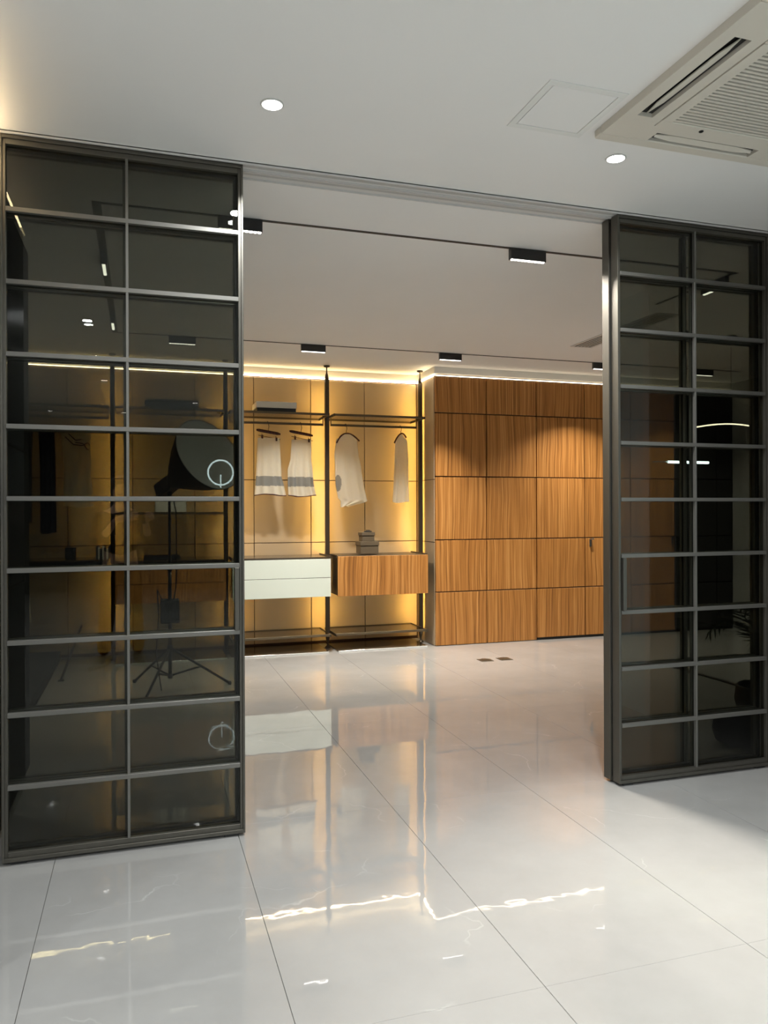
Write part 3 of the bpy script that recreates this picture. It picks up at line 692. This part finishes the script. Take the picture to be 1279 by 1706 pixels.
def curved_hanger(xa, za, xb, zb, xc, zc, label):
    t = thing('coat_hanger', (xc, PY, zc), label, 'hanger', 'curved wooden hangers')
    m = MB(); n = 20; rings = []
    P0, P1, P2 = Vector((xa, PY, za)), Vector((xc * 2 - (xa + xb) / 2, PY, 2 * zc - (za + zb) / 2)), Vector((xb, PY, zb))
    for i in range(n + 1):
        u = i / n; p = P0 * (1 - u) ** 2 + P1 * 2 * u * (1 - u) + P2 * u * u
        w_ = 0.009 + 0.006 * abs(2 * u - 1)
        d = (P1 - P0) * (1 - u) + (P2 - P1) * u; d.normalize(); nn = Vector((-d.z, 0, d.x))
        rings.append([m.bm.verts.new(p + nn * (0.008 * math.sin(a)) + Vector((0, w_ * math.cos(a), 0))) for a in [2 * PI * k / 10 for k in range(10)]])
    m._skin(rings, 0, True); m.build('bar', M_WALNUT, t)
    hook_curve(xc, zc + 0.004, ROD).build('hook', M_BLACKG, t)
    return t
def garment(name, rows, mats, label, cat, group=None, band=None, depth=0.03, folds=5, seed=1, n=96, hem=None, parts=None, y=PY):
    # rows: (z, xl, xr) from top to bottom. One closed cloth loop per row, front and back sheets with folds
    rnd = random.Random(seed); ph = [rnd.random() * 6.28 for _ in range(4)]
    zt, zb = rows[0][0], rows[-1][0]
    t = thing(name, ((rows[0][1] + rows[0][2]) / 2, y, zb), label, cat, group)
    def at_(z):
        for a, b_ in zip(rows[:-1], rows[1:]):
            if a[0] >= z >= b_[0] - 1e-6:
                u = (a[0] - z) / max(1e-6, a[0] - b_[0]); u = u * u * (3 - 2 * u) * 0.4 + u * 0.6
                return a[1] + (b_[1] - a[1]) * u, a[2] + (b_[2] - a[2]) * u
        return rows[-1][1:3]
    m = MB(); R_ = 84; rings = []; zz = []
    for i in range(R_ + 1):
        s = i / R_; z = zt + (zb - zt) * s; xl, xr = at_(z); c, h = (xl + xr) / 2, (xr - xl) / 2
        dd = 0.006 + depth * min(1, s * 1.6); rg = []
        for k in range(n):
            a = 2 * PI * k / n; ca, sa = math.cos(a), math.sin(a)
            x = c + h * (abs(ca) ** 0.85) * (1 if ca >= 0 else -1)
            fo = 0.010 * s * math.sin(folds * ca * 2.2 + ph[0] + s * 0.6) + 0.006 * s * math.sin(folds * 2.1 * ca + ph[1])
            rg.append(m.bm.verts.new((x, y + dd * sa + fo, z + 0.008 * s * math.sin(3 * ca + ph[2]))))
        rings.append(rg); zz.append(z)
    m._skin(rings, 0, False)
    if band:
        m.bm.faces.ensure_lookup_table()
        for f in m.bm.faces:
            zc = f.calc_center_median().z; xc_ = f.calc_center_median().x
            if band(xc_, zc): f.material_index = 1
    last = [v.co.copy() for v in rings[-1]]
    m.build('cloth', mats, t)
    if hem:
        hm = MB(); lp = [p for p in last] + [last[0]]
        hm.tube(lp, 0.0045, 6, 0, False); hm.build('hem', hem, t)
    return t
clip_hanger(1.138, 1.387, 2.296, 2.256, 'wooden clip hanger holding the left sheer skirt')
clip_hanger(1.483, 1.732, 2.292, 2.250, 'wooden clip hanger holding the right sheer skirt')
garment('skirt', [(2.215, 1.150, 1.378), (2.0, 1.140, 1.390), (1.82, 1.130, 1.398), (1.72, 1.122, 1.425), (1.622, 1.115, 1.446)], [M_CLOTH, M_CLOTHG], 'left sheer white skirt with a grey band and dark hem', 'skirt', 'sheer banded skirts', band=lambda x, z: 1.715 < z < 1.815, hem=M_HEM, seed=3)
garment('skirt', [(2.205, 1.505, 1.715), (2.0, 1.492, 1.715), (1.88, 1.462, 1.730), (1.74, 1.462, 1.740), (1.612, 1.470, 1.766)], [M_CLOTH, M_CLOTHG], 'right sheer white skirt with a grey band and dark hem', 'skirt', 'sheer banded skirts', band=lambda x, z: 1.71 < z < 1.81, hem=M_HEM, seed=5)
curved_hanger(1.990, 2.178, 2.243, 2.205, 2.098, 2.285, 'curved wooden hanger holding the wide sheer top')
curved_hanger(2.640, 2.195, 2.778, 2.255, 2.716, 2.298, 'curved wooden hanger holding the narrow sheer top by the post')
def oval(x, z): return ((x - 2.0) / 0.036) ** 2 + ((z - 1.75) / 0.088) ** 2 < 1
garment('sheer_top', [(2.275, 2.06, 2.15), (2.215, 1.985, 2.215), (2.06, 1.965, 2.232), (1.92, 1.972, 2.262), (1.75, 1.975, 2.285), (1.60, 2.00, 2.318), (1.56, 2.03, 2.328), (1.50, 2.03, 2.12)], [M_CLOTH, M_CLOTHG], 'wide sheer white top with a grey oval patch', 'top', band=oval, seed=8, folds=4)
garment('sheer_top', [(2.285, 2.69, 2.735), (2.215, 2.65, 2.79), (2.0, 2.640, 2.80), (1.75, 2.630, 2.80), (1.545, 2.618, 2.805)], [M_CLOTH], 'narrow sheer white top hanging beside the corner post', 'top', seed=11, folds=3)
# clothes behind the smoked glass, far left bay
def simple_hanger(xc, w_, label):
    return curved_hanger(xc - w_, 2.215, xc + w_, 2.215, xc, 2.285, label)
simple_hanger(-0.59, 0.13, 'hanger of the beige dress behind the glass door')
ds = garment('long_dress', [(2.275, -0.63, -0.55), (2.215, -0.735, -0.46), (1.9, -0.71, -0.47), (1.5, -0.715, -0.44)], [M_BEIGECLOTH], 'beige dress with black scribbled print behind the glass door', 'dress', seed=21)
m = MB()
for (pts) in ([(-0.69, 2.17), (-0.62, 2.10), (-0.54, 2.09), (-0.49, 2.12), (-0.47, 2.09)], [(-0.66, 2.20), (-0.60, 2.14), (-0.55, 2.15)], [(-0.60, 2.12), (-0.53, 2.11), (-0.50, 2.06), (-0.48, 2.05)]):
    m.tube([(x, PY - 0.046 - 0.004 * (i % 2), z) for i, (x, z) in enumerate(pts)], 0.005, 6)
m.build('print_stroke', M_BLACK, ds)
simple_hanger(-0.86, 0.08, 'hanger of the long black coat behind the glass door')
garment('long_coat', [(2.275, -0.89, -0.83), (2.215, -0.93, -0.79), (1.9, -0.92, -0.78), (1.25, -0.92, -0.775)], [M_DARKCLOTH], 'long black coat behind the glass door', 'coat', seed=23)
simple_hanger(-1.07, 0.09, 'hanger of the dark grey coat behind the glass door')
garment('grey_coat', [(2.275, -1.10, -1.04), (2.215, -1.16, -0.98), (1.9, -1.14, -0.99), (1.35, -1.15, -0.99)], [M_GREYCLOTH], 'dark grey coat at the far left behind the glass door', 'coat', seed=24)

# left wardrobe run in the dressing room
t = thing('tall_cabinet', (-0.85, 4.25, 0), 'tall dark cabinet just inside the dressing room on the left', 'cabinet')
B(-1.10, -0.615, 3.66, 4.70, 0.0, 2.9, b=0.002).build('body', M_BLACKG, t)
for ya, yb in ((3.66, 4.178), (4.182, 4.70)):
    B(-0.614, -0.600, ya, yb, 0.03, 2.895, b=0.001).build('door', M_GREYCLOTH, t)
t = thing('wardrobe_base', (-1.08, 6.9, 0), 'low base board along the left side of the dressing room', 'plinth')
B(-1.41, -0.765, 5.3, 8.2, 0.0, 0.075, b=0.002).build('board', M_GREYCLOTH, t)
B(-0.7645, -0.757, 5.3, 8.2, 0.0, 0.012).build('edge_strip', M_BLACK, t)
t = thing('low_hanging_rail', (-1.05, 6.9, 0.9), 'low black clothes rail along the left side of the dressing room', 'clothes rail')
B(-1.062, -1.038, 6.2, 7.6, 0.90, 0.925, b=0.002).build('rail', M_BLACKG, t)
for y in (6.25, 7.55): B(-1.06, -1.04, y - 0.01, y + 0.01, 0.0755, 0.90).build('upright', M_BLACKG, t)
for y, l, mt in ((7.05, 'beige trousers folded over the low rail, nearer the glass door', M_BEIGECLOTH), (7.35, 'beige trousers folded over the low rail, nearer the back wall', M_BEIGECLOTH)):
    t = thing('trousers', (-1.05, y, 0.5), l, 'trousers', 'trousers on the low rail')
    m = MB(); rings = []
    for i in range(9):
        s = i / 8; z = 0.845 - 0.36 * s; ww_ = 0.10 + 0.03 * s; d_ = 0.017 + 0.012 * s
        rings.append([m.bm.verts.new((-1.05 + ww_ * math.cos(a), y + d_ * math.sin(a) + 0.005 * math.sin(3 * a + s * 4), z)) for a in [2 * PI * k / 16 for k in range(16)]])
    m._skin(rings, 0, True); m.build('legs', mt, t)
    MB().tube([(-1.05, y, 0.846), (-1.05, y, 0.88), (-1.07, y, 0.90), (-1.07, y, 0.925), (-1.05, y, 0.935), (-1.032, y, 0.925)], 0.003, 8).build('hook', M_BLACKG, t)
t = thing('leaning_rod', (-0.66, 7.1, 0), 'thin black rod with a small foot slanting up from the floor', 'rod')
MB().tube([(-0.66, 7.1, 0.012), (-0.56, 8.04, 0.34)], 0.011, 8).build('rod', M_BLACK, t)
B(-0.685, -0.635, 7.085, 7.12, 0.0, 0.018, b=0.003).build('foot', M_BLACK, t)

# ------------------------------------------------------------------ floor sockets
for x, l in ((3.17, 'bronze floor socket plate on the left, in front of the wood wall'), (3.373, 'bronze floor socket plate on the right, in front of the wood wall')):
    t = thing('floor_socket', (x, 6.787, 0), l, 'floor socket', 'bronze floor sockets')
    B(x - 0.062, x + 0.062, 6.725, 6.849, 0.0, 0.004, b=0.001).build('plate', M_BRASS, t)
    B(x - 0.045, x + 0.045, 6.742, 6.832, 0.004, 0.006, b=0.001).build('lid', M_POST, t)
    B(x - 0.022, x + 0.022, 6.822, 6.838, 0.006, 0.008, b=0.0005).build('latch', M_CHROME, t)

# ------------------------------------------------------------------ studio light in the dressing room
sx, sy = 0.22, 6.50
t = thing('studio_light', (sx, sy, 0), 'round softbox studio light on a black tripod, seen through the glass door', 'studio light')
MB().tube([(sx, sy, 0.10), (sx, sy, 1.0)], 0.015, 12).build('pole', M_BLACKG, t)
MB().tube([(sx, sy, 1.0), (sx, sy, 1.60)], 0.011, 12).build('upper_pole', M_BLACKG, t)
MB().lathe([(0.022, 0.97), (0.022, 1.03)], (sx, sy, 0), 12).build('collar', M_BLACK, t)
MB().lathe([(0.022, 0.30), (0.022, 0.36)], (sx, sy, 0), 12).build('leg_collar', M_BLACK, t)
MB().lathe([(0.02, 0.09), (0.02, 0.13)], (sx, sy, 0), 12).build('brace_collar', M_BLACK, t)
for fx, fy in ((0.70, 6.52), (0.024, 6.15), (-0.06, 6.85)):
    f = Vector((fx, fy, 0.012)); top = Vector((sx, sy, 0.34)); mid = top.lerp(f, 0.52)
    lg = MB().tube([top + (f - top).normalized() * 0.02, f], 0.011, 8).build('leg', M_BLACKG, t)
    MB().tube([(sx, sy, 0.11), mid], 0.008, 8).build('brace', M_BLACKG, t)
    MB().lathe([(0.016, 0.0), (0.016, 0.02), (0.012, 0.03)], (fx, fy, 0.0), 10).build('rubber_foot', M_BLACK, lg)
B(sx - 0.075, sx + 0.075, sy - 0.07, sy + 0.06, 0.545, 0.735, b=0.008).build('ballast_box', M_GREYCLOTH, t)
apex = Vector((sx + 0.01, sy - 0.02, 1.68)); dc = Vector((0.505, 6.10, 1.895))
ax = (dc - apex).normalized(); A3 = ax.to_track_quat('Z', 'Y').to_matrix()
Ld = (dc - apex).length
MB().lathe([(0.055, 0.03), (0.13, Ld * 0.3), (0.22, Ld * 0.62), (0.302, Ld - 0.012), (0.306, Ld), (0.300, Ld), (0.215, Ld * 0.62 + 0.004), (0.05, 0.04)], apex, 40, axis=A3).build('softbox_shell', M_BLACK, t)
MB().lathe([(0.299, Ld - 0.006), (0.299, Ld - 0.003)], apex, 40, axis=A3).build('diffuser', M_DIFFUSER, t)
hd = MB().box(-0.055, 0.055, -0.06, 0.06, -0.16, 0.035, b=0.012)
for v in hd.bm.verts: v.co = apex + A3 @ v.co
hd.build('lamp_head', M_BLACKG, t)
B(sx - 0.018, sx + 0.018, sy - 0.018, sy + 0.018, 1.54, 1.66, b=0.003).build('swivel', M_BLACK, t)
MB().tube([(sx + 0.02, sy - 0.06, 1.58), (sx + 0.05, sy - 0.02, 1.45), (sx + 0.055, sy, 1.1), (sx + 0.05, sy, 0.85), (sx + 0.03, sy - 0.03, 0.73)], 0.005, 8).build('cable', M_BLACK, t)
MB().tube([(sx - 0.06, sy - 0.03, 0.73), (sx - 0.10, sy - 0.05, 0.82), (sx - 0.09, sy - 0.06, 0.60), (sx - 0.11, sy - 0.04, 0.3), (sx - 0.07, sy - 0.06, 0.006)], 0.005, 8).build('cable', M_BLACK, t)

# ------------------------------------------------------------------ palm and floor strip behind the right door
def palm(px, py):
    t = thing('potted_palm', (px, py, 0), 'dark potted palm at the right edge behind the right glass door', 'plant')
    MB().lathe([(0.12, 0.0), (0.17, 0.02), (0.20, 0.13), (0.19, 0.22), (0.18, 0.235), (0.17, 0.2), (0.02, 0.2)], (px, py, 0), 28).build('pot', M_BLACK, t)
    MB().tube([(px, py, 0.2), (px + 0.02, py, 0.40), (px + 0.01, py, 0.48)], [0.022, 0.016, 0.012], 10).build('trunk', M_PALM, t)
    rnd = random.Random(5)
    for k in range(9):
        a = 2 * PI * k / 9 + 0.3; L_ = 0.36 + 0.10 * rnd.random(); lift = 0.32 + 0.2 * rnd.random()
        m = MB(); sp = []
        for i in range(13):
            u = i / 12; r_ = L_ * u; z = 0.46 + lift * math.sin(u * 2.1) * 0.7 - 0.12 * u
            sp.append(Vector((px + 0.01 + r_ * math.cos(a), py + r_ * math.sin(a), z)))
        m.tube(sp, [0.006 - 0.0004 * i for i in range(13)], 6)
        for i in range(2, 13):
            d = (sp[i] - sp[i - 1]).normalized(); sd = d.cross(Vector((0, 0, 1))).normalized()
            for s_ in (-1, 1):
                ll = 0.15 * math.sin(PI * min(1, (i + 1) / 13) ** 0.8) + 0.04
                tip = sp[i] + sd * s_ * ll * 0.8 + d * ll * 0.7 - Vector((0, 0, 0.04)); md = sp[i].lerp(tip, 0.5) + Vector((0, 0, 0.012))
                wv = d * 0.008
                v = [m.bm.verts.new(p) for p in (sp[i] - wv, sp[i] + wv, md + wv * 1.2, tip, md - wv * 1.2)]
                m.bm.faces.new(v)
        m.build('frond', M_PALM, t)
palm(4.10, 4.25)
t = thing('floor_pouf', (3.53, 3.86, 0), 'dark rounded pouf on the floor behind the right glass door', 'pouf')
MB().lathe([(0.10, 0.0), (0.145, 0.02), (0.165, 0.08), (0.155, 0.15), (0.11, 0.195), (0.03, 0.21)], (3.53, 3.86, 0), 28).build('cushion', M_DARKCLOTH, t)
MB().ring((3.53, 3.86, 0.085), 0.165, 0.004, 40, 6).build('piping', M_BLACK, t)
t = thing('floor_strip', (4.66, 5.3, 0), 'low black floor strip behind the right glass door', 'floor strip')
B(4.645, 4.685, 4.4, 5.9, 0.0, 0.012, b=0.002).build('bar', M_BLACK, t)
B(4.645, 4.685, 5.9, 5.93, 0.0, 0.02, b=0.002).build('end_cap', M_BLACKG, t)

# ------------------------------------------------------------------ lamps of the front room that the glass mirrors
def hung(name, x, y, z, label):
    t = thing(name, (x, y, CEIL), label, 'lamp')
    MB().lathe([(0.05, -0.02), (0.05, 0.0)], (x, y, CEIL), 20).build('canopy', M_BLACK, t)
    MB().tube([(x, y, CEIL - 0.02), (x, y, z)], 0.002, 6).build('cable', M_BLACK, t)
    return t
A = Matrix.Rotation(PI / 2, 3, 'X')
t = hung('ring_pendant', 1.18, -5.2, 2.26, 'cool white ring pendant mirrored in the left glass door')
MB().ring((1.18, -5.2, 2.064), 0.192, 0.012, 56, 8, axis=A).build('ring', E_RING, t)
MB().tube([(1.18, -5.2, 2.03), (1.18, -5.2, 1.83)], 0.009, 8).build('rod', E_RING, t)

t = hung('arc_pendant', 5.03, 5.6, 2.22, 'slim curved pendant lamp seen through the right glass door')
MB().tube([(4.60 + 0.86 * i / 16, 5.6, 2.155 + 0.06 * math.sin(PI * (0.06 + 0.86 * i / 16))) for i in range(17)], 0.006, 8).build('arc', E_ARC, t)
t = hung('tube_pendant', 4.52, 5.6, 1.87, 'cool horizontal tube pendant seen through the right glass door')
MB().tube([(4.36, 5.6, 1.865), (4.78, 5.6, 1.865)], 0.012, 10).build('tube', E_RING, t)
MB().tube([(4.20, 5.6, 1.865), (4.36, 5.6, 1.865)], 0.005, 8).build('arm', M_CHROME, t)

# ------------------------------------------------------------------ the photographer, mirrored in the left door
def skin_body(name, verts, edges, mat, parent, levels=1):
    me = bpy.data.meshes.new(name); base = wloc(parent)
    me.from_pydata([Vector(v[:3]) - base for v in verts], edges, []); me.materials.append(mat)
    o = bpy.data.objects.new(name, me); COL.objects.link(o); o.parent = parent
    md = o.modifiers.new('skin', 'SKIN'); md.use_smooth_shade = True
    for i, v in enumerate(verts):
        sv = me.skin_vertices[0].data[i]; sv.radius = (v[3], v[4] if len(v) > 4 else v[3]); sv.use_root = (i == 0)
    sub = o.modifiers.new('sub', 'SUBSURF'); sub.levels = levels; sub.render_levels = levels
    return o
px, py = -0.19, -0.72
person = thing('person', (px, py, 0), 'person in brown trousers and dark jacket holding a phone, mirrored in the glass', 'person')
bv = [(px, py, 0.95, 0.135, 0.10), (px, py, 1.12, 0.14, 0.10), (px, py - 0.01, 1.32, 0.165, 0.105), (px, py - 0.01, 1.44, 0.10, 0.08), (px, py, 1.52, 0.052), (px, py + 0.02, 1.60, 0.07, 0.08), (px, py + 0.02, 1.69, 0.078, 0.092), (px, py + 0.015, 1.755, 0.05, 0.06),
      (px - 0.17, py - 0.01, 1.40, 0.058), (px - 0.22, py + 0.12, 1.18, 0.045), (px - 0.10, py + 0.36, 1.27, 0.036), (px - 0.02, py + 0.53, 1.38, 0.026),
      (px + 0.17, py - 0.01, 1.40, 0.058), (px + 0.25, py + 0.12, 1.18, 0.045), (px + 0.24, py + 0.36, 1.27, 0.036), (px + 0.22, py + 0.53, 1.38, 0.026),
      (px - 0.10, py, 0.86, 0.088), (-0.31, py + 0.02, 0.48, 0.060), (-0.345, py + 0.03, 0.12, 0.042), (px + 0.10, py, 0.86, 0.088), (-0.06, py - 0.02, 0.48, 0.060), (-0.03, py - 0.06, 0.12, 0.042)]
be = [(0, 1), (1, 2), (2, 3), (3, 4), (4, 5), (5, 6), (6, 7), (3, 8), (8, 9), (9, 10), (10, 11), (3, 12), (12, 13), (13, 14), (14, 15), (0, 16), (16, 17), (17, 18), (0, 19), (19, 20), (20, 21)]
skin_body('body', bv, be, M_SKIN, person, 2)
tv = [(px, py, 0.96, 0.155, 0.118), (px, py, 1.02, 0.15, 0.112), (px - 0.10, py, 0.85, 0.102), (-0.31, py + 0.02, 0.48, 0.075), (-0.345, py + 0.03, 0.10, 0.066), (px + 0.10, py, 0.85, 0.102), (-0.06, py - 0.02, 0.48, 0.075), (-0.03, py - 0.06, 0.10, 0.066)]
skin_body('trousers', tv, [(0, 1), (0, 2), (2, 3), (3, 4), (0, 5), (5, 6), (6, 7)], M_KHAKI, person, 2)
jv = [(px, py, 1.0, 0.162, 0.122), (px, py, 1.14, 0.160, 0.118), (px, py - 0.01, 1.32, 0.182, 0.122), (px, py - 0.01, 1.43, 0.12, 0.095), (px, py, 1.475, 0.07),
      (px - 0.175, py - 0.01, 1.395, 0.072), (px - 0.225, py + 0.12, 1.18, 0.060), (px - 0.115, py + 0.34, 1.262, 0.048), (px + 0.175, py - 0.01, 1.395, 0.072), (px + 0.255, py + 0.12, 1.18, 0.060), (px + 0.242, py + 0.34, 1.262, 0.048)]
skin_body('jacket', jv, [(0, 1), (1, 2), (2, 3), (3, 4), (3, 5), (5, 6), (6, 7), (3, 8), (8, 9), (9, 10)], M_DARKCLOTH, person, 2)
hv = MB()
rings = []
for i in range(9):
    a = i / 8 * PI * 0.62; rr = 0.098 * math.sin(a) + 0.002; zc = 1.70 + 0.098 * math.cos(a)
    rings.append([hv.bm.verts.new((px + rr * math.cos(k), py + 0.002 + rr * 1.12 * math.sin(k) * (0.8 if math.sin(k) > 0 and i > 4 else 1), zc)) for k in [2 * PI * j / 18 for j in range(18)]])
hv._skin(rings, 0, True); hv.build('hair', M_HAIR, person)
for s_ in (-1, 1):
    MB().lathe([(0.001, -0.012), (0.011, 0), (0.001, 0.012)], (px + s_ * 0.03, py + 0.112, 1.685), 10).build('eye', M_BLACKG, person)
MB().tube([(px, py + 0.105, 1.685), (px, py + 0.135, 1.650), (px, py + 0.108, 1.642)], [0.008, 0.013, 0.008], 8).build('nose', M_SKIN, person)
MB().tube([(px - 0.022, py + 0.105, 1.615), (px, py + 0.112, 1.612), (px + 0.022, py + 0.105, 1.615)], [0.004, 0.007, 0.004], 8).build('mouth', M_HEM, person)
# hands: palm and five bent fingers each, closed on the phone edges
phx = 0.0
for s_, wx_, wy_, wz_ in ((-1, px - 0.02, py + 0.53, 1.38), (1, px + 0.22, py + 0.53, 1.38)):
    ex = phx + s_ * 0.042; m = MB()
    pc = Vector((ex + s_ * 0.035, -0.10, 1.405))
    m.tube([(wx_, wy_, wz_), (wx_ * 0.5 + pc.x * 0.5, wy_ * 0.5 + pc.y * 0.5, 1.395), pc, pc + Vector((0, 0.02, 0.03))], [0.026, 0.034, 0.036, 0.022], 10)
    for q, ll in enumerate((0.062, 0.072, 0.068, 0.052)):
        b0 = pc + Vector((s_ * -0.004, 0.015, 0.034 - q * 0.019)); b1 = b0 + Vector((s_ * -0.006, ll * 0.55, 0.004)); b2 = b1 + Vector((-s_ * ll * 0.35, 0.012, 0)); b3 = b2 + Vector((-s_ * ll * 0.28, -0.006, 0))
        m.tube([b0, b1, b2, b3], [0.0095, 0.009, 0.008, 0.006], 8)
    th0 = pc + Vector((-s_ * 0.012, -0.005, -0.02)); th1 = th0 + Vector((-s_ * 0.022, 0.012, 0.022)); th2 = th1 + Vector((-s_ * 0.020, 0.006, 0.020))
    m.tube([th0, th1, th2], [0.012, 0.0105, 0.007], 8)
    m.build('hand', M_SKIN, person)
t = thing('phone', (phx, -0.06, 1.37), 'black phone held up by the mirrored person', 'phone')
B(phx - 0.036, phx + 0.036, -0.072, -0.064, 1.345, 1.495, b=0.003).build('case', M_BLACKG, t)
B(phx - 0.033, phx + 0.033, -0.0735, -0.0721, 1.350, 1.490).build('screen', M_BLACKG, t)
for (a, tw) in ((-0.352, -0.55), (-0.022, 0.25)):
    yy = py + 0.03 if a < -0.2 else py - 0.06
    m = MB(); rings = []
    for i in range(12):
        u = i / 11; L_ = -0.09 + 0.28 * u; hgt = 0.115 if u < 0.35 else 0.115 - 0.07 * min(1, (u - 0.35) / 0.4); wd = 0.036 + 0.014 * math.sin(PI * min(1, u * 0.9 + 0.1))
        if u > 0.85: wd *= 0.75; hgt *= 0.8
        rings.append([m.bm.verts.new((wd * math.cos(k), L_, max(0.0, hgt / 2 + hgt / 2 * math.sin(k)))) for k in [2 * PI * j / 12 for j in range(12)]])
    m._skin(rings, 0, True)
    R = Matrix.Rotation(-tw, 3, 'Z')
    for v in m.bm.verts: v.co = R @ v.co + Vector((a, yy, 0))
    m.build('boot', M_BOOT, person)
